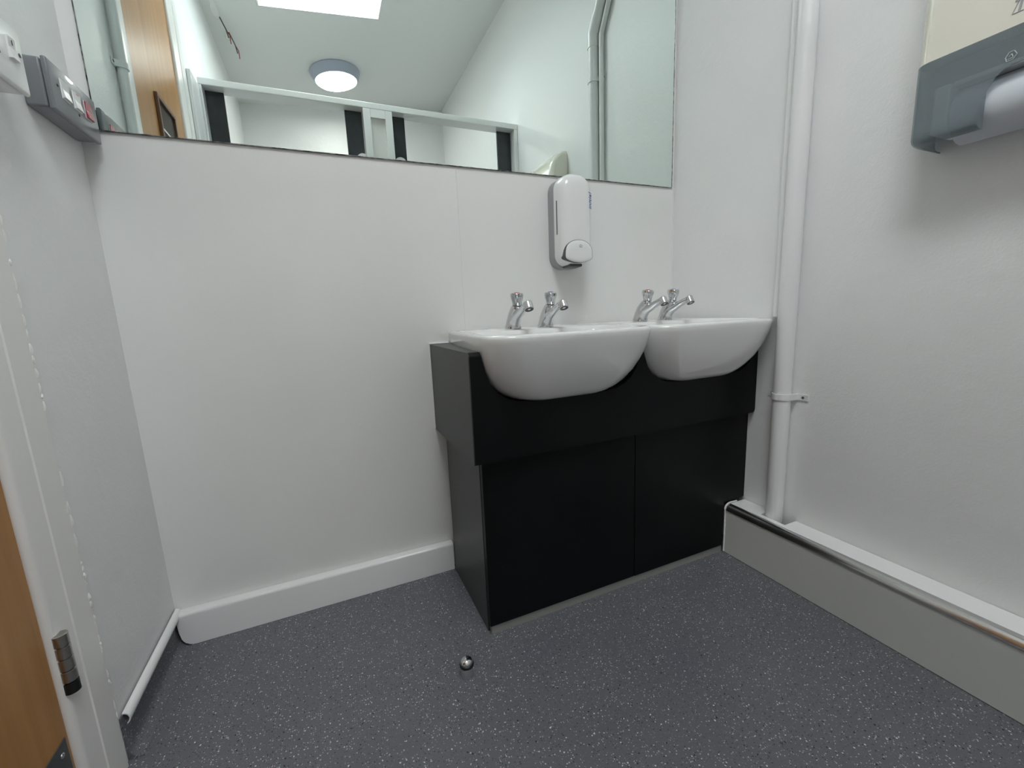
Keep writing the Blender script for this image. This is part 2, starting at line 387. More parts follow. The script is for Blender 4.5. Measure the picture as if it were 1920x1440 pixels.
# ================================================================= VANITY UNIT
VX0, CX0 = 0.314, 0.338
VZ0, VZ1 = 0.531, 0.826
YF, YO = -0.393, -0.417
G = 0.0015
van = thing('vanity_unit', 'wide black two-door vanity cupboard under both white wash basins', 'cabinet', (0.857, -0.2, 0))
BC = (0.603, 1.118)                        # basin centres
HWT = [(0.684, 0.0), (0.6845, 0.115), (0.690, 0.163), (0.702, 0.193), (0.719, 0.215), (0.745, 0.234), (0.778, 0.246), (0.806, 0.253), (0.83, 0.257)]
def half_width(z):
    for (z0, h0), (z1, h1) in zip(HWT, HWT[1:]):
        if z <= z1: return h0 + (h1 - h0)*(z - z0)/(z1 - z0)
    return HWT[-1][1]
XE = XR - G
cols_ = [(VX0, VZ1, 0.014), (VX0 + 0.012, VZ1, 0.014), (BC[0] - 0.2595, VZ1, 0.014), (BC[0] - 0.259, VZ1 - 0.001, 0.011)]
zs_ = [0.815, 0.806, 0.79, 0.778, 0.76, 0.745, 0.731, 0.719, 0.710, 0.702, 0.695, 0.690, 0.687, 0.6845]
for ci, c in enumerate(BC):
    L_ = [z for z in zs_ if ci == 0 or z <= 0.80]; Rr = [z for z in zs_ if z <= (0.80 if ci == 0 else 0.795)]
    cols_ += [(c - half_width(z) - 0.002, z - 0.002, 0.0015) for z in L_]
    cols_ += [(c + half_width(z) + 0.002, z - 0.002, 0.0015) for z in Rr[::-1]]
cols_ += [(XE, cols_[-1][1], 0.0015)]
cols_ = sorted(cols_, key=lambda c: c[0])
extra = []
for xx in (XE - 0.012, XE - 0.008, XE - 0.004, XE - 0.001):
    (xa, za, _), (xb, zb, _) = [(p, q) for p, q in zip(cols_, cols_[1:]) if p[0] <= xx <= q[0]][0]
    extra.append((xx, za + (zb - za)*(xx - xa)/(xb - xa), 0.0015))
cols_ = sorted(cols_ + extra, key=lambda c: c[0])
rings = []
for x, zt, r in cols_:
    d_ = max(0, x - (XE - 0.012)); zb_ = VZ0 + 0.012 - math.sqrt(max(0, 0.012**2 - d_**2)) if d_ else VZ0
    rings.append([(x, YO + 0.018, zb_), (x, YO, zb_)] + [(x, YO + r - r*cos(pi/2*k/7), zt - r + r*sin(pi/2*k/7)) for k in range(8)] + [(x, YO + 0.018, zt)])
obj('fascia', loft(rings), 'black_lam', van)
# charcoal end panel of the upper box, with the same rounded nose
pts = [(-0.002, VZ0), (-0.002, VZ1)] + [(YO + 0.014 - 0.014*sin(pi/2*k/6), VZ1 - 0.014 + 0.014*cos(pi/2*k/6)) for k in range(7)] + [(YO, VZ0)]
obj('end_panel', prism(pts, 0, VX0 - 0.003, VX0 - 0.0002), 'charcoal', van)['label'] = 'charcoal end panel of the upper box'
for pp in ([(VX0, YO+0.0185), (BC[0]-0.2585, YO+0.0185), (BC[0]-0.227, -0.002), (VX0, -0.002)], [(BC[0]+0.252, YO+0.0185), (BC[1]-0.252, YO+0.0185), (BC[1]-0.227, -0.002), (BC[0]+0.227, -0.002)]):
    obj('top_panel', prism(pp, 2, VZ1-0.018, VZ1), 'charcoal', van)
obj('bottom_panel', B(VX0, XR - G, YO + 0.0185, -0.002, VZ0 - 0.0005, VZ0 + 0.017), 'charcoal', van)
obj('side_panel', B(CX0, CX0 + 0.018, YF + 0.021, -0.031, 0.0, VZ0 - 0.001), 'charcoal', van)
obj('side_panel', B(XR - 0.02, XR - G, YF + 0.021, -0.002, 0.195, VZ0 - 0.001), 'charcoal', van)
XG = 0.857
for a, b in ((CX0 + 0.001, XG - 0.0015), (XG + 0.0015, XR - 0.003)):
    if a < 0.5:
        bm = B(a, b, YF, YF + 0.018, 0.028, VZ0 - 0.002, 0.0008, 1)
    else:   # the right door is scribed round the pipe boxing
        bm = prism([(a, 0.028), (1.268, 0.028), (1.268, 0.200), (b, 0.200), (b, VZ0 - 0.002), (a, VZ0 - 0.002)], 1, YF, YF + 0.018)
    obj('door', bm, 'black_lam', van)
obj('carcass_back', B(CX0 + 0.02, 1.26, YF + 0.024, YF + 0.03, 0.03, VZ0 - 0.002), 'dark', van)  # thin black sheet close behind the doors, backs the gap between them
obj('plinth', B(CX0 + 0.006, 1.270, YF + 0.004, YF + 0.020, 0.0, 0.0265), 'plinth', van)['label'] = 'grey plinth strip along the floor'
obj('sealant', B(VX0 - 0.006, VX0 - 0.003, -0.004, -0.0005, VZ0, VZ1 + 0.003, 0.001, 1), 'silicone', van)
bm = B(VX0 - 0.006, BC[0] - 0.226, -0.006, -0.0005, VZ1, VZ1 + 0.004, 0.001, 1)
obj('sealant', bm, 'silicone', van)

# ================================================================= BASINS
def outline(hb, hf, yb, yf, rf, rb, z, nc=10):
    """plan outline, back edge yb, front edge yf; starts at back-left and runs clockwise"""
    P = []
    ys = yf + rf
    def side(s):
        pts = []
        for k in range(7):                  # back to front along the side, gently bulging
            t = k/6; y = yb - rb + (ys - (yb - rb))*t
            pts.append((s*(hb + (hf - hb)*sin(t*pi/2)), y))
        return pts
    left = side(-1)
    P += left
    for k in range(1, nc + 1):
        a = pi/2*k/nc; P.append((-(hf - rf + rf*cos(a)), ys - rf*sin(a)))
    for k in range(1, 8): P.append((-(hf - rf) + 2*(hf - rf)*k/8, yf))
    for k in range(0, nc):
        a = pi/2 - pi/2*k/nc; P.append((hf - rf + rf*cos(a), ys - rf*sin(a)))
    P += side(1)[::-1]
    for k in range(1, 4):
        a = pi/2*k/4; P.append((hb - rb + rb*cos(a), yb - rb + rb*sin(a)))
    for k in range(0, 9): P.append(((hb - rb) - 2*(hb - rb)*k/8, yb))
    for k in range(1, 4):
        a = pi/2 + pi/2*k/4; P.append((-(hb - rb) + rb*cos(a), yb - rb + rb*sin(a)))
    return [(x, y, z) for x, y in P]
RT = 0.868
def basin(cx, label):
    t = thing('wash_basin', label, 'basin', (cx, -0.25, 0.75), 'semi-recessed wash basins')
    yb = -0.002; rings = []
    prof = [(0.677, 0.09, -0.375, 0.05), (0.678, 0.120, -0.405, 0.06), (0.683, 0.146, -0.424, 0.075), (0.690, 0.170, -0.434, 0.085),
            (0.702, 0.195, -0.444, 0.095), (0.719, 0.216, -0.455, 0.10), (0.745, 0.235, -0.469, 0.10), (0.778, 0.248, -0.482, 0.095),
            (0.800, 0.2525, -0.489, 0.09)]
    for z, h, yf, rf in prof:
        hb = max(0.03, h - 0.036)
        rings.append(outline(hb, h, -0.02, yf, rf, 0.02, z))
    rings.append(outline(0.205, 0.2545, -0.012, -0.493, 0.088, 0.012, 0.814))
    rings.append(outline(0.2235, 0.2555, yb, -0.4955, 0.086, 0.006, 0.822))
    rings.append(outline(0.2245, 0.2565, yb, -0.498, 0.084, 0.006, 0.833))
    rings.append(outline(0.225, 0.2575, yb, -0.501, 0.082, 0.006, 0.846))
    rings.append(outline(0.225, 0.258, yb, -0.503, 0.080, 0.006, RT - 0.010))
    for k in range(1, 5):                    # rolled rim
        a = pi/2*k/4; e = 0.008*(1 - cos(a))
        rings.append(outline(0.225 - e, 0.258 - e, yb - e*0.5, -0.503 + e, 0.080, 0.006, RT - 0.010 + 0.010*sin(a)))
    rings.append(outline(0.213, 0.243, -0.008, -0.488, 0.078, 0.006, RT))
    # tap ledge then the inner bowl
    for h, yb2, yf, z, rf, rb in ((0.232, -0.236, -0.476, RT - 0.001, 0.075, 0.05), (0.228, -0.241, -0.472, RT - 0.006, 0.075, 0.05),
                                  (0.220, -0.247, -0.466, 0.840, 0.08, 0.055), (0.205, -0.256, -0.455, 0.79, 0.09, 0.06),
                                  (0.175, -0.272, -0.438, 0.745, 0.08, 0.06), (0.12, -0.29, -0.412, 0.722, 0.06, 0.05),
                                  (0.05, -0.32, -0.38, 0.716, 0.028, 0.02), (0.02, -0.335, -0.365, 0.714, 0.012, 0.01)):
        rings.append(outline(h - 0.004, h, yb2, yf, rf, rb, z))
    rings = [[(x + cx, y, z) for x, y, z in r] for r in rings]
    obj('bowl', loft(rings), 'ceramic', t, True, 60)
    obj('drain', lathe([(0.004, 0.0), (0.022, 0.0), (0.022, 0.003), (0.012, 0.004), (0.004, 0.002)], 20, (cx, -0.35, 0.7145)), 'chrome', t, True)
    return t
basin(BC[0], 'white ceramic wash basin nearer the left end of the black vanity')
basin(BC[1], 'white ceramic wash basin set beside the right wall and its pipe')

# ================================================================= TAPS
def ell(c, rx, rn, tang, n=24, power=2.0):
    """ring round c; rx along x, rn along the in-plane normal of tang (tang lies in the yz plane)"""
    c = Vector(c); tang = Vector(tang).normalized(); nrm = Vector((1, 0, 0)).cross(tang)
    out = []
    for k in range(n):
        a = 2*pi*k/n; ca, sa = cos(a), sin(a)
        e = 2/power
        out.append(c + Vector((1, 0, 0))*rx*math.copysign(abs(ca)**e, ca) + nrm*rn*math.copysign(abs(sa)**e, sa))
    return out
def tap_body():
    bm = bmesh.new()
    K = 1.12
    # stem leaning forward from the base to the knob seat
    st = [((0, 0, 0.0), 0.0245, 0.0245, (0, 0, 1)), ((0, 0, 0.004), 0.0245, 0.0245, (0, 0, 1)), ((0, -0.001, 0.012), 0.0215, 0.0225, (0, -0.1, 1)),
          ((0, -0.006, 0.028), 0.019, 0.0215, (0, -0.35, 1)), ((0, -0.015, 0.045), 0.0175, 0.020, (0, -0.55, 1)), ((0, -0.027, 0.058), 0.0170, 0.0185, (0, -0.55, 1)),
          ((0, -0.034, 0.067), 0.016, 0.017, (0, -0.4, 1)), ((0, -0.0375, 0.073), 0.0140, 0.0140, (0, -0.2, 1))]
    loft([ell(c_, a_*K, b_*K, t_) for c_, a_, b_, t_ in st], bm)
    sp = [((0, -0.004, 0.006), 0.021, 0.020, (0, -0.2, 1)), ((0, -0.012, 0.022), 0.0185, 0.018, (0, -0.6, 1)), ((0, -0.028, 0.038), 0.0155, 0.0145, (0, -0.9, 1)),
          ((0, -0.048, 0.046), 0.0140, 0.0120, (0, -1, 0.75)), ((0, -0.076, 0.059), 0.0128, 0.0098, (0, -1, 0.55)), ((0, -0.100, 0.069), 0.0125, 0.0092, (0, -1, 0.35)),
          ((0, -0.114, 0.071), 0.0130, 0.0095, (0, -1, -0.1))]
    loft([ell(c_, a_*K, b_*K, t_) for c_, a_, b_, t_ in sp], bm)
    # nozzle, tilted
    ax = Vector((0, -0.50, -1)).normalized(); c0 = Vector((0, -0.112, 0.083))
    nz = [(0.0, 0.008), (0.001, 0.0115), (0.004, 0.0130), (0.022, 0.0140), (0.026, 0.0140)]
    loft([ell(c0 + ax*d_, r_, r_, ax) for d_, r_ in nz], bm)
    bmesh.ops.recalc_face_normals(bm, faces=bm.faces)
    me = bpy.data.meshes.new('tmp'); bm.to_mesh(me); bm.free()
    o = bpy.data.objects.new('tmp', me); COL.objects.link(o)
    r = o.modifiers.new('r', 'REMESH'); r.mode = 'VOXEL'; r.voxel_size = 0.0013
    s_ = o.modifiers.new('s', 'SMOOTH'); s_.factor = 0.5; s_.iterations = 4
    bpy.context.view_layer.update()
    me2 = bpy.data.meshes.new_from_object(o.evaluated_get(bpy.context.evaluated_depsgraph_get()))
    bpy.data.objects.remove(o); me2.name = 'tap_body'; me2.materials.clear(); me2.materials.append(M['chrome']); me2.shade_smooth()
    return me2
TB = tap_body()
def knob_bm():
    prof = [(0.0130, 0.0), (0.0145, 0.001), (0.0150, 0.008), (0.0165, 0.012), (0.0200, 0.022), (0.0218, 0.031), (0.0212, 0.036), (0.0190, 0.0385), (0.0125, 0.0395), (0.009, 0.0392)]
    rings = []
    n = 48
    for r, z in prof:
        amp = 0.0 if z < 0.009 else (0.10 if z < 0.037 else 0.05)
        rings.append([((r*(1 - amp*0.5 + amp*0.5*cos(6*2*pi*i/n)))*cos(2*pi*i/n), (r*(1 - amp*0.5 + amp*0.5*cos(6*2*pi*i/n)))*sin(2*pi*i/n), z) for i in range(n)])
    return loft(rings)
def tap(x, label, dot):
    t = thing('pillar_tap', label, 'tap', (x, -0.165, RT + 0.0), 'chrome pillar taps on the basins')
    b = bpy.data.objects.new('body', TB); COL.objects.link(b); b.parent = t
    tilt = Matrix.Translation((0, -0.0380, 0.0730)) @ Matrix.Rotation(R(4), 4, 'X')
    bm = knob_bm(); bm.transform(tilt)
    k = obj('knob', bm, 'chrome', None, True, 50); k.parent = t
    bm = lathe([(0.0085, 0.0), (0.0085, 0.0015), (0.006, 0.0022), (0.001, 0.0024)], 20); bm.transform(tilt @ Matrix.Translation((0, 0, 0.0388)))
    dsc = obj('indicator_disc', bm, dot, None, True); dsc.parent = k
    dsc['label'] = 'red hot-water disc' if dot == 'red_dot' else 'blue cold-water disc'
    ax = Vector((0, -0.50, -1)).normalized(); c0 = Vector((0, -0.112, 0.083)) + ax*0.0262
    bm = loft([ell(c0 + ax*d_, r_, r_, ax) for d_, r_ in ((-0.001, 0.0128), (0.0012, 0.0128), (0.0012, 0.009), (-0.0003, 0.004))])
    a = obj('aerator', bm, 'dark', None, True); a.parent = t
    return t
tap(0.549, 'chrome tap with a red disc on the left basin', 'red_dot')
tap(0.668, 'chrome cold tap without red, on the right side of the left basin', 'blue_dot')
tap(1.066, 'chrome tap with a red disc on the right basin', 'red_dot')
tap(1.186, 'chrome cold tap nearest the right wall pipe, on the right basin', 'blue_dot')

# ================================================================= SOAP DISPENSER
sd = thing('soap_dispenser', 'white and grey wall soap dispenser below the mirror above the basins', 'dispenser', (0.842, 0, 1.22))
def rrect(cx, hw, z0, z1, rt, rb_, y, n=8):
    P = []
    for (sx, zc, r, a0) in ((1, z0 + rb_, rb_, -pi/2), (1, z1 - rt, rt, 0), (-1, z1 - rt, rt, pi/2), (-1, z0 + rb_, rb_, pi)):
        for k in range(n + 1):
            a = a0 + pi/2*k/n
            P.append((cx + sx*(hw - r) + r*cos(a), y, zc + r*sin(a)))
    return P
CXS, HWS = 0.842, 0.0615
obj('back_plate', loft([rrect(CXS, HWS, 1.070, 1.385, 0.05, 0.045, -0.0005), rrect(CXS, HWS, 1.070, 1.385, 0.05, 0.045, -0.030), rrect(CXS, HWS - 0.001, 1.071, 1.384, 0.05, 0.045, -0.042)]), 'grey_plastic', sd, True, 50)['label'] = 'grey back housing'
cov = obj('cover', loft([rrect(CXS, HWS, 1.0775, 1.387, 0.05, 0.040, -0.0425), rrect(CXS, HWS, 1.080, 1.386, 0.05, 0.040, -0.075), rrect(CXS, HWS - 0.002, 1.085, 1.383, 0.05, 0.038, -0.088), rrect(CXS, HWS - 0.007, 1.090, 1.377, 0.048, 0.034, -0.098), rrect(CXS, HWS - 0.016, 1.098, 1.368, 0.042, 0.03, -0.104), rrect(CXS, HWS - 0.030, 1.112, 1.352, 0.03, 0.025, -0.1065)]), 'white_plastic', sd, True, 50)
# sight slot on the side
bm = B(CXS - HWS - 0.0006, CXS - HWS + 0.002, -0.066, -0.058, 1.185, 1.300, 0.0015, 2)
obj('sight_slot', bm, 'dark_grey', sd)
# push lever with its curved outline
def lever_ring(y, s, zoff=0.0):
    pts = []
    hw = 0.0555*s
    for k in range(41):                      # arched top
        a = pi*(0.5 - 0.5*cos(pi*k/40)); pts.append((CXS + hw*cos(a), y, 1.106 + 0.056*s*abs(sin(a))**0.62 + zoff))
    for k in range(1, 24):                   # shallow curved bottom
        a = pi + pi*k/24; pts.append((CXS + hw*cos(a), y, 1.106 + 0.020*s*sin(a) + zoff))
    return pts
bm = loft([lever_ring(-0.080, 1.03), lever_ring(-0.1018, 1.03), lever_ring(-0.1068, 1.018)]); ln = obj('lever_joint', bm, 'dark_grey', sd, True, 50)
obj('push_lever', loft([lever_ring(-0.1000, 0.99), lever_ring(-0.1075, 0.99), lever_ring(-0.1095, 0.93), lever_ring(-0.1115, 0.82), lever_ring(-0.1125, 0.6), lever_ring(-0.113, 0.25)]), 'white_plastic', sd, True, 50)
# round hand symbol
bm = bmesh.new()
def ring_y(bm, cx, cz, y, ro, ri, n=24, dy=-0.0004):
    A = []
    for k in range(n):
        a = 2*pi*k/n
        A.append([bm.verts.new((cx + r*cos(a), yy, cz + r*sin(a))) for r, yy in ((ro, y), (ro, y+dy), (ri, y+dy), (ri, y))])
    for k in range(n):
        a, b = A[k], A[(k+1) % n]
        for j in range(4): bm.faces.new((a[j], a[(j+1) % 4], b[(j+1) % 4], b[j]))
ring_y(bm, CXS + 0.004, 1.140, -0.1122, 0.0062, 0.0055)
for k in range(3): box(bm, CXS + 0.0012 + 0.002*k, CXS + 0.0020 + 0.002*k, -0.1126, -0.1120, 1.1375, 1.1425)
box(bm, CXS + 0.001, CXS + 0.0075, -0.1126, -0.1120, 1.1362, 1.1370)
obj('push_symbol', bm, 'dark_grey', sd)
obj('nozzle', loft([rrect(CXS, 0.030, 1.0715, 1.082, 0.004, 0.004, -0.043), rrect(CXS, 0.026, 1.074, 1.084, 0.004, 0.004, -0.085)]), 'dark_grey', sd, True)
text_mesh('initial', 0.026, Matrix.Translation((CXS + 0.0535, -0.1000, 1.296)) @ Matrix.Rotation(R(28), 4, 'Z') @ Matrix.Rotation(R(-90), 4, 'Y') @ Matrix.Rotation(R(90), 4, 'X'), 'lettering', 'blue_print', sd, shear=0.2)

# ================================================================= MIRROR
mi = thing('wall_mirror', 'large frameless mirror across the wall above the basins', 'mirror', (0.45, -0.003, 1.85))
obj('mirror_glass', B(-0.461 + 0.0015, 1.3625 - 0.0025, -0.0055, -0.0010, 1.3990 + 0.0012, 2.40), 'mirror', mi)
bm = bmesh.new()
box(bm, -0.461, 1.3625, -0.0060, -0.0008, 1.3990 - 0.0006, 1.3990 + 0.0010)
for s0, s1 in ((-0.4622, -0.4598), (1.3600, 1.3628)):
    box(bm, s0, s1, -0.0060, -0.0008, 1.3990 + 0.0010, 2.40)
obj('glass_edge', bm, 'mirror_edge', mi)

# ================================================================= RIGHT WALL PIPE BOXING
XB, ZB = 1.274, 0.190
pbx = thing('pipe_boxing', 'low pale grey boxing with steel nosing along the right wall', 'boxing', (1.33, -1.0, 0))
YE = -1.48
obj('front_panel', B(XB + 0.002, XB + 0.014, YE, YF - 0.003, 0.002, ZB - 0.018), 'boxing', pbx)
bm = bmesh.new()
hx0, hx1, hy0, hy1 = 1.3190, XR - G, -0.588, -0.5025
box(bm, XB + 0.016, XR - G, hy1, YF - 0.003, ZB - 0.018, ZB - 0.002); box(bm, XB + 0.016, XR - G, YE, hy0, ZB - 0.018, ZB - 0.002)
box(bm, XB + 0.016, hx0, hy0, hy1, ZB - 0.018, ZB - 0.002)
obj('top_board', bm, 'gloss_white', pbx)
rings = []
for y in (YF - 0.004, YE):
    r = [(XB + 0.0215 - 0.0225*cos(pi/2*k/8), y, ZB - 0.0215 + 0.0225*sin(pi/2*k/8)) for k in range(9)]
    r += [(XB + 0.0215, y, ZB - 0.003), (XB + 0.0030, y, ZB - 0.0215)]
    rings.append(r)
obj('nosing', loft(rings), 'steel', pbx, True, 40)['label'] = 'polished steel quarter-round nosing'
# white end bead following the arch of the nosing
bm = bmesh.new()
pth = [(XB + 0.0005, YF - 0.0035, 0.004), (XB + 0.0005, YF - 0.0035, 0.10), (XB - 0.001, YF - 0.0035, ZB - 0.02)]
pth += [(XB + 0.0215 - 0.0245*cos(pi/2*k/8), YF - 0.0035, ZB - 0.0215 + 0.0245*sin(pi/2*k/8)) for k in range(1, 9)] + [(XR - 0.045, YF - 0.0035, ZB + 0.002)]
tube(pth, 0.0026, 8, bm); obj('end_bead', bm, 'silicone', pbx, True)

# ================================================================= PIPES ON THE RIGHT WALL
PX, PY, PR = 1.3465, -0.530, 0.0265
def bend(p0, c, p1, r, n=8):
    p0, c, p1 = map(Vector, (p0, c, p1)); a = c + (p0-c).normalized()*r; b = c + (p1-c).normalized()*r
    return [p0] + [a.lerp(c, t).lerp(c.lerp(b, t), t) for t in [k/n for k in range(n+1)]] + [p1]
wp = thing('waste_pipe', 'thick white vertical pipe clipped to the right wall beside the right basin', 'pipe', (PX, PY, 0.17))
ZE = 2.245; top = (PX, PY + 0.50, ceil_z(PX) - 0.02)
obj('pipe', tube(bend((PX, PY, ZB - 0.016), (PX, PY, ZE), top, 0.012), PR, 32), 'pvc', wp, True, 50)
dirn = (Vector(top) - Vector((PX, PY, ZE))).normalized()
eb = tube(bend((PX, PY, ZE - 0.065), (PX, PY, ZE), tuple(Vector((PX, PY, ZE)) + dirn*0.065), 0.012), PR + 0.003, 28)
obj('elbow', eb, 'pvc', wp, True, 50)
def pipe_clip(parent, cx, cy, r, z, wallx, side=-1, t=0.0035, h=0.020, reach=0.040, sgn=1):
    """strap round a pipe: half ring plus flat ears on the wall; wallx is the wall plane, sgn=+1 when the wall is at +x"""
    outer, inner = [], []
    n = 16
    for k in range(n + 1):
        a = pi/2 + pi*k/n
        outer.append((cx + sgn*(r + t)*cos(a), cy + (r + t)*sin(a))); inner.append((cx + sgn*(r + 0.0003)*cos(a), cy + (r + 0.0003)*sin(a)))
    wx = wallx - sgn*0.0006
    pts = [(wx, cy + r + reach), (wx - sgn*t, cy + r + reach), (wx - sgn*t, cy + r + t + 0.004)] + outer + [(wx - sgn*t, cy - r - t - 0.004), (wx - sgn*t, cy - r - reach), (wx, cy - r - reach), (wx, cy - r - 0.0003)] + inner[::-1] + [(wx, cy + r + 0.0003)]
    bm = prism(pts, 2, z - h/2, z + h/2)
    c = obj('clip', bm, 'pvc', parent, True, 30)
    for s in (-1, 1):
        b2 = loft([[(wx - sgn*(t + e), cy + s*(r + reach*0.62) + q*cos(2*pi*k/12), z + q*sin(2*pi*k/12)) for k in range(12)] for q, e in ((0.0042, -0.0005), (0.0042, 0.0008), (0.003, 0.0012))])
        obj('screw', b2, 'dark_grey', c, True)
    return c
pipe_clip(wp, PX, PY, PR, 0.612, XR); pipe_clip(wp, PX, PY, PR, 2.035, XR)
sp = thing('slim_pipe', 'thin white pipe behind the thick one, seen in the mirror', 'pipe', (1.3625, -0.486, 0.3))
q0 = Vector((1.3625, -0.486, ZE - 0.02)); tp = (1.3625, -0.486 + 0.46, ceil_z(1.3625) - 0.02)
obj('pipe', tube(bend((1.3625, -0.486, 0.872), tuple(q0), tp, 0.008), 0.0125, 20), 'pvc', sp, True, 50)

# ================================================================= PAPER TOWEL DISPENSER
TX, TY0, TY1 = 1.250, -0.836, -1.216
TC = (TY0 + TY1)/2
td = thing('towel_dispenser', 'cream wall paper towel dispenser with smoked grey lower cover on right wall', 'dispenser', (1.377, TC, 1.25))
def dring(z, xf, r, inset=0.0, n=8):
    """plan outline of the dispenser: flat on the wall, rounded at the two front corners"""
    P = [(XR - 0.001, TY0 - inset)]
    for k in range(n + 1):
        a = pi/2*k/n; P.append((xf + r - r*sin(a), TY0 - inset - r + r*cos(a)))
    P += [(xf, TC + 0.03), (xf, TC), (xf, TC - 0.03)]
    for k in range(n + 1):
        a = pi/2*k/n; P.append((xf + r - r*cos(a), TY1 + inset + r - r*sin(a)))
    P.append((XR - 0.001, TY1 + inset))
    return [(x, y, z) for x, y in P]
ZBND = 1.418
rings = [dring(ZBND + 0.001, TX + 0.004, 0.03), dring(1.55, TX + 0.006, 0.03), dring(1.66, TX + 0.010, 0.03), dring(1.745, TX + 0.022, 0.032), dring(1.785, TX + 0.045, 0.032, 0.003),
         dring(1.812, TX + 0.075, 0.03, 0.008), dring(1.825, TX + 0.105, 0.012, 0.016)]
obj('cover', loft(rings), 'cream_plastic', td, True, 50)['label'] = 'cream upper cover'
# smoked lower shell with an arched paper opening at the front centre
n_z = 14; zs = [1.252, 1.256, 1.262] + [1.27 + (ZBND - 1.27)*k/(n_z - 3) for k in range(n_z - 2)]
OPY0, OPY1, OPZ = -0.956, -1.096, 1.352
def shell_pts(z):
    e = 0.0
    if z < 1.27: e = 0.018*(1 - math.sqrt(max(0, 1 - ((1.27 - z)/0.019)**2)))
    xf = TX + e; r = 0.03
    P = [(XR - 0.002, TY0 - e)]
    for k in range(9):
        a = pi/2*k/8; P.append((xf + r - r*sin(a), TY0 - e - r + r*cos(a)))
    for k in range(1, 30): P.append((xf, TY0 - e - r + (TY1 - TY0 + 2*e + 2*r)*k/30))
    for k in range(9):
        a = pi/2*k/8; P.append((xf + r - r*cos(a), TY1 + e + r - r*sin(a)))
    P.append((XR - 0.002, TY1 + e))
    return P
bm = bmesh.new(); grid = []
NC = len(shell_pts(1.4))
def open_top(y):
    u = abs(y - (OPY0 + OPY1)/2)/((OPY0 - OPY1)/2)
    if u >= 1: return None
    return 1.2516 + (OPZ - 1.2516)*(1 - u**5)**(1/2.2)
cols = []
zc = [1.2515, 1.2525, 1.2545, 1.258, 1.263, 1.270] + [1.270 + (ZBND - 1.270)*k/8 for k in range(1, 9)]
ya = []
for c in range(NC): ya.append(shell_pts(1.35)[c])
colverts = []
for c in range(NC):
    x_, y_ = ya[c]
    ot = open_top(y_) if x_ < TX + 0.002 else None
    lst = []
    for z in zc:
        zz = z if ot is None else ot + (ZBND - ot)*(z - zc[0])/(ZBND - zc[0])
        px_, py_ = shell_pts(zz)[c]; lst.append(bm.verts.new((px_, py_, zz)))
    colverts.append(lst)
for a, b in zip(colverts, colverts[1:]):
    for k in range(len(zc) - 1): bm.faces.new((a[k], b[k], b[k+1], a[k+1]))
bmesh.ops.recalc_face_normals(bm, faces=bm.faces)
bmesh.ops.solidify(bm, geom=bm.faces[:], thickness=0.0028)
obj('smoked_cover', bm, 'smoked', td, True, 40)['label'] = 'smoked translucent lower cover'
# inner chassis and paper roll, seen through the cover
obj('chassis', B(TX + 0.045, XR - 0.003, TY1 + 0.012, TY0 - 0.012, 1.285, ZBND - 0.002, 0.004), 'grey_plastic', td)
for ya_, yb_ in ((TY0 - 0.037, TY0 - 0.066), (TY1 + 0.066, TY1 + 0.037)):
    obj('inner_guard', B(TX + 0.012, TX + 0.1, yb_, ya_, 1.268, 1.364, 0.005), 'white_plastic', td)
obj('guide_bar', B(TX + 0.014, TX + 0.05, TY1 + 0.067, TY0 - 0.067, 1.354, 1.364, 0.003), 'white_plastic', td)
bm = bmesh.new()
rings = []
for y in (TY0 - 0.07, TY1 + 0.07):
    rings.append([(TX + 0.064 + 0.056*cos(2*pi*k/24), y, 1.300 + 0.056*sin(2*pi*k/24)) for k in range(24)])
obj('paper_roll', loft(rings, bm), 'paper', td, True, 40)
TM = Matrix(((0, 0, -1, 0), (-1, 0, 0, 0), (0, 1, 0, 0), (0, 0, 0, 1)))   # text plane: reads along -y, up z, faces -x
text_mesh('TORK', 0.034, Matrix.Translation((TX + 0.0038, TC, 1.452)) @ TM, 'logo_lettering', 'grey_print', td, shear=0.15)
bm = bmesh.new()
rings = []
lp = [(-0.044, -0.010), (0.036, -0.010), (0.044, 0.012), (0.0, 0.020), (-0.036, 0.012)]
for (sc_) in (1.0,):
    for a in range(5):
        p, q = lp[a], lp[(a+1) % 5]
        tube([(TX + 0.0042, TC - p[0], 1.452 + p[1]), (TX + 0.0042, TC - (p[0]+q[0])/2, 1.452 + (p[1]+q[1])/2), (TX + 0.0042, TC - q[0], 1.452 + q[1])], 0.0009, 6, bm)
obj('logo_outline', bm, 'grey_print', td)
bm = bmesh.new()
def em(a, b, zz): return (TX - 0.0004, -0.990 - a, 1.366 + zz)
for (a0, z0_, a1, z1_) in ((-0.007, 0, -0.003, 0.008), (-0.003, 0.008, 0.004, 0.008), (0.004, 0.008, 0.008, 0.001), (0.008, 0.001, 0.003, -0.007), (0.003, -0.007, -0.005, -0.007), (-0.005, -0.007, -0.007, 0), (-0.003, 0, 0.001, 0.004), (0.001, 0.004, 0.003, -0.002), (-0.005, -0.0035, 0.003, -0.0035)):
    tube([em(a0, 0, z0_), em((a0+a1)/2, 0, (z0_+z1_)/2), em(a1, 0, z1_)], 0.0007, 6, bm)
obj('emblem', bm, 'pale_print', td)

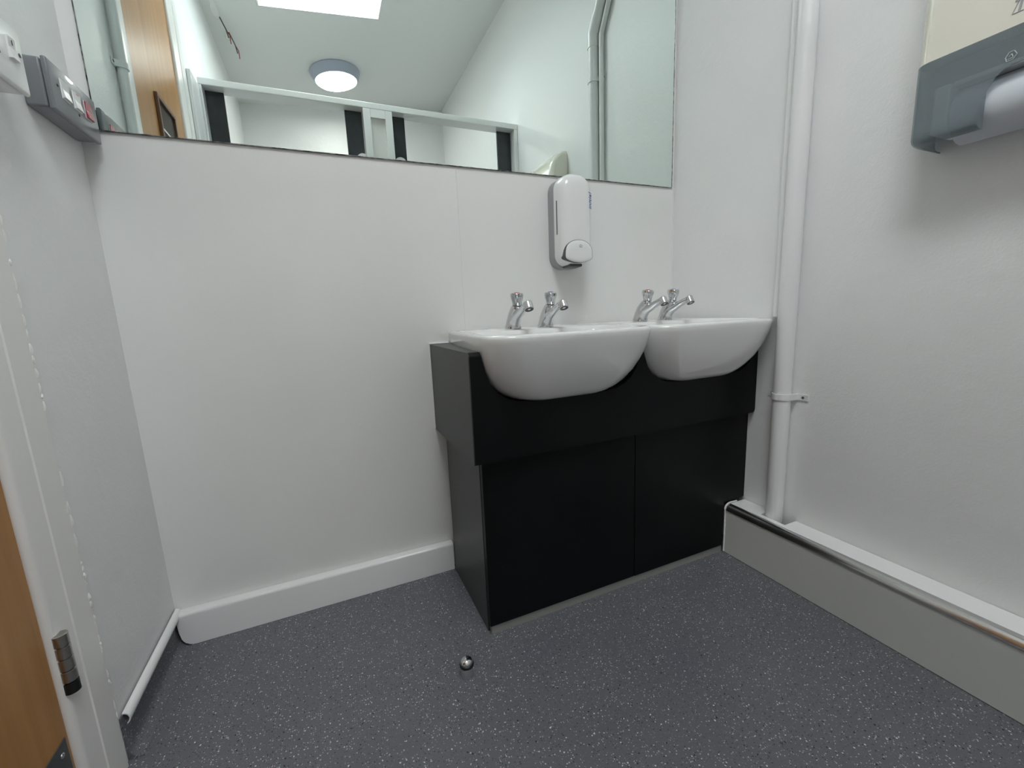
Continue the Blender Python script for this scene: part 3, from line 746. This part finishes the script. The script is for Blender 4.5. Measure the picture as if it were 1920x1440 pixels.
# ================================================================= SWITCH BOX AND SOCKET ON LEFT WALL
FX = -0.451
sb = thing('switch_box', 'grey metal switch box with red rocker beside mirror on left wall', 'switch', (XL, -0.118, 1.41))
SY0, SY1, SZ0, SZ1 = -0.216, -0.020, 1.3605, 1.4565
obj('back_box', B(XL + 0.0006, FX - 0.0105, SY0 + 0.002, SY1 - 0.002, SZ0 + 0.002, SZ1 - 0.002, 0.005, 3), 'grey_enamel', sb, True, 50)
obj('face_plate', B(FX - 0.0098, FX, SY0, SY1, SZ0, SZ1, 0.0035, 3), 'grey_enamel', sb, True, 50)
for yc, mt, nm in ((-0.163, 'white_plastic', 'rocker_switch'), (-0.1155, 'white_plastic', 'rocker_switch'), (-0.068, 'red_lens', 'rocker_switch')):
    fr = obj('switch_surround', B(FX - 0.001, FX + 0.0012, yc - 0.0155, yc + 0.0155, 1.3955, 1.4345, 0.001, 1), 'white_plastic' if mt != 'red_lens' else 'pale_print', sb)
    bm = prism([(FX - 0.0005, 1.398), (FX + 0.0055, 1.398), (FX + 0.0022, 1.415), (FX + 0.0034, 1.432), (FX - 0.0005, 1.432)], 1, yc - 0.0135, yc + 0.0135)
    o = obj(nm, bm, mt, fr)
    if mt == 'red_lens': o['label'] = 'red rocker'
for yc, zc_ in ((-0.189, 1.4150), (-0.115, 1.3885)):
    bm = bmesh.new(); bmesh.ops.create_uvsphere(bm, u_segments=10, v_segments=6, radius=0.003); bmesh.ops.scale(bm, vec=(0.4, 1, 1), verts=bm.verts)
    bmesh.ops.translate(bm, vec=(FX + 0.0004, yc, zc_), verts=bm.verts); obj('screw', bm, 'dark_grey', sb, True)
# printed mark on the middle rocker
obj('printed_mark', B(FX + 0.0028, FX + 0.0036, -0.120, -0.110, 1.4285, 1.4300), 'red_dot', sb)
obj('printed_mark', B(FX + 0.0036, FX + 0.0047, -0.120, -0.110, 1.4015, 1.4030), 'red_dot', sb)

FX2 = -0.441
so = thing('wall_socket', 'white surface socket outlet with rocker left of the grey switch box', 'socket', (XL, -0.395, 1.385))
QY1, QY0, QZ0, QZ1 = -0.322, -0.468, 1.334, 1.439
obj('back_box', B(XL + 0.0008, FX2 - 0.0095, QY0 + 0.002, QY1 - 0.002, QZ0 + 0.002, QZ1 - 0.002, 0.004, 2), 'white_plastic', so, True, 50)
obj('face_plate', B(FX2 - 0.009, FX2, QY0, QY1, QZ0, QZ1, 0.005, 3), 'white_plastic', so, True, 50)
ro = obj('rocker_switch', prism([(FX2 - 0.001, 1.378), (FX2 + 0.006, 1.378), (FX2 + 0.002, 1.396), (FX2 + 0.0035, 1.412), (FX2 - 0.001, 1.412)], 1, -0.368, -0.349), 'white_plastic', so)
obj('on_mark', B(FX2 + 0.0030, FX2 + 0.0038, -0.3590, -0.3580, 1.400, 1.408), 'dark_grey', ro)
bm = bmesh.new(); bmesh.ops.create_uvsphere(bm, u_segments=12, v_segments=6, radius=0.0035); bmesh.ops.scale(bm, vec=(0.3, 1, 1), verts=bm.verts)
bmesh.ops.translate(bm, vec=(FX2 + 0.0003, -0.3345, 1.3965), verts=bm.verts); obj('screw', bm, 'dark_grey', so, True)
for yc in (-0.395, -0.43):
    obj('pin_slot', B(FX2 - 0.0004, FX2 + 0.0004, yc - 0.004, yc + 0.004, 1.372, 1.376), 'dark', so)
obj('pin_slot', B(FX2 - 0.0004, FX2 + 0.0004, -0.4145, -0.4105, 1.392, 1.400), 'dark', so)

cd = thing('cable_conduit', 'grey-white conduit running up the left wall, seen in the mirror', 'conduit', (-0.4815, -0.345, 1.44))
obj('pipe', tube([(-0.4815, -0.345, 1.4395), (-0.4815, -0.345, 2.1), (-0.4815, -0.345, ceil_z(-0.48) - 0.002)], 0.0135, 20), 'pvc', cd, True)
pipe_clip(cd, -0.4815, -0.345, 0.0135, 1.70, XL, reach=0.022, sgn=-1, t=0.003, h=0.018)

# ================================================================= DOOR STOP
ds = thing('door_stop', 'small chrome door stop with a black rubber ring on the floor', 'door stop', (0.235, -0.490, 0))
obj('base', lathe([(0.0175, 0.0003), (0.0175, 0.002), (0.0165, 0.004), (0.0162, 0.026), (0.0150, 0.0275)], 40, (0.235, -0.490, 0)), 'chrome', ds, True, 40)
obj('rubber_ring', lathe([(0.0155, 0.0278), (0.0178, 0.029), (0.0186, 0.0315), (0.0186, 0.034), (0.0178, 0.0362), (0.0155, 0.0372)], 40, (0.235, -0.490, 0)), 'dark', ds, True, 60)
obj('dome', lathe([(0.0163, 0.0374)] + [(0.0165*cos(a), 0.039 + 0.0125*sin(a)) for a in [pi/2*k/9 for k in range(0, 9)]] + [(0.0008, 0.0516)], 40, (0.235, -0.490, 0)), 'chrome', ds, True, 60)

# ================================================================= CUBICLE PARTITION (behind the camera, seen in the mirror)
cp = thing('cubicle_partition', 'white toilet cubicle frame with black inner pilasters, seen in the mirror', 'partition', (0.45, -1.52, 0))
F0, F1, HZ0, HZ1 = -1.592, -1.490, 2.178, 2.212
obj('header', B(-0.484, XR - G, F1, F0, HZ0, HZ1, 0.003), 'gloss_white', cp)
for a, b in ((-0.484, -0.468), (0.343, 0.386), (0.474, 0.516), (1.349, XR - G)):
    obj('post', B(a, b, F1 - 0.0006, F0, 0.002, HZ0 - 0.0005, 0.002), 'gloss_white', cp)
obj('head_rail', B(0.3865, 0.4735, F1 - 0.001, F0, 2.13, HZ0 - 0.0005), 'gloss_white', cp)
obj('infill_panel', B(0.3865, 0.4735, F1 - 0.018, F1 - 0.030, 0.002, 2.1295), 'frame_white', cp)
for a, b in ((-0.4665, -0.380), (0.243, 0.3415), (0.5175, 0.602), (1.246, 1.3475)):
    obj('pilaster', B(a, b, F1 - 0.066, F1 - 0.084, 0.12, HZ0 - 0.001, 0.001), 'black_gloss', cp)['label'] = 'black pilaster'
for cx_ in (0.328, 0.560):
    bm = loft([[(cx_ + 0.038*cos(pi*k/12), yy, 1.902 + 0.036*sin(pi*k/12)) for k in range(13)] for yy in (F1 - 0.0655, F1 - 0.060)])
    obj('bracket', bm, 'white_plastic', cp)
obj('divider', B(0.415, 0.445, F0 - 0.002, YB + 0.003, 0.15, 2.05), 'frame_white', cp)
st = thing('wall_post', 'white boxed post on the left wall beside the cubicle frame, in mirror', 'post', (XL, -1.38, 0))
obj('boxing', B(XL + 0.0008, -0.478, -1.482, -1.315, 0.002, 2.165, 0.003), 'gloss_white', st)

# ================================================================= CEILING LIGHTS
def lamp(lx, ly, label):
    t = thing('ceiling_light', label, 'light', (lx, ly, ceil_z(lx)))
    rot = Matrix.Translation((lx, ly, ceil_z(lx))) @ Matrix.Rotation(-math.atan(0.1014), 4, 'Y')
    bm = lathe([(0.195, -0.001), (0.198, -0.006), (0.195, -0.018), (0.171, -0.070), (0.166, -0.072), (0.163, -0.060)], 48); bm.transform(rot)
    obj('bezel', bm, 'lamp_bezel', t, True, 35)
    bm = lathe([(0.1625, -0.058), (0.1625, -0.072), (0.13, -0.078), (0.06, -0.081), (0.002, -0.082)], 48); bm.transform(rot)
    obj('diffuser', bm, 'diffuser', t, True, 60)
lamp(*LAMPS[0], 'round ceiling light glowing above the cubicles, seen in the mirror')

# loose cables poking from the ceiling, with patches of filler
cz = lambda x: ceil_z(x)
def cable(name, pts, m, label):
    o = obj(name, tube(pts, 0.0035, 8), m, None, True); return tag(o, label, 'cable')
def P(x, y, dz): return (x, y, cz(x) - dz)
lc = thing('loose_cable', 'dark and red cable ends poking from the ceiling by the left wall', 'cable', P(-0.40, -2.2, 0))
CABLES = [((-0.415, -2.14), (-0.392, -2.27)), ((-0.39, -2.30), (-0.368, -2.45))]
for (ax_, ay_), (bx_, by_) in CABLES:
    p0 = P(ax_, ay_, 0.002); p1 = P(bx_, by_, 0.05)
    mid = ((ax_+bx_)/2 + 0.01, (ay_+by_)/2, (p0[2]+p1[2])/2 - 0.012)
    obj('wire', tube([p0, mid, p1], 0.004, 8), 'wire_grey', lc, True)
    obj('wire', tube([mid, ((mid[0]+p1[0])/2+0.012, (mid[1]+p1[1])/2, (mid[2]+p1[2])/2-0.008), (p1[0]+0.006, p1[1]-0.03, p1[2]-0.02)], 0.0028, 8), 'wire_red', lc, True)
for (px_, py_, rx_, ry_) in ((-0.43, -2.08, 0.022, 0.10), (-0.405, -2.36, 0.018, 0.035)):
    obj('filler_patch', loft([[(px_ + s_*rx_*cos(2*pi*k/16), py_ + s_*ry_*sin(2*pi*k/16), cz(px_ + s_*rx_*cos(2*pi*k/16)) - e) for k in range(16)] for s_, e in ((1, 0.0005), (0.85, 0.005), (0.4, 0.007))]), 'gloss_white', lc, True)
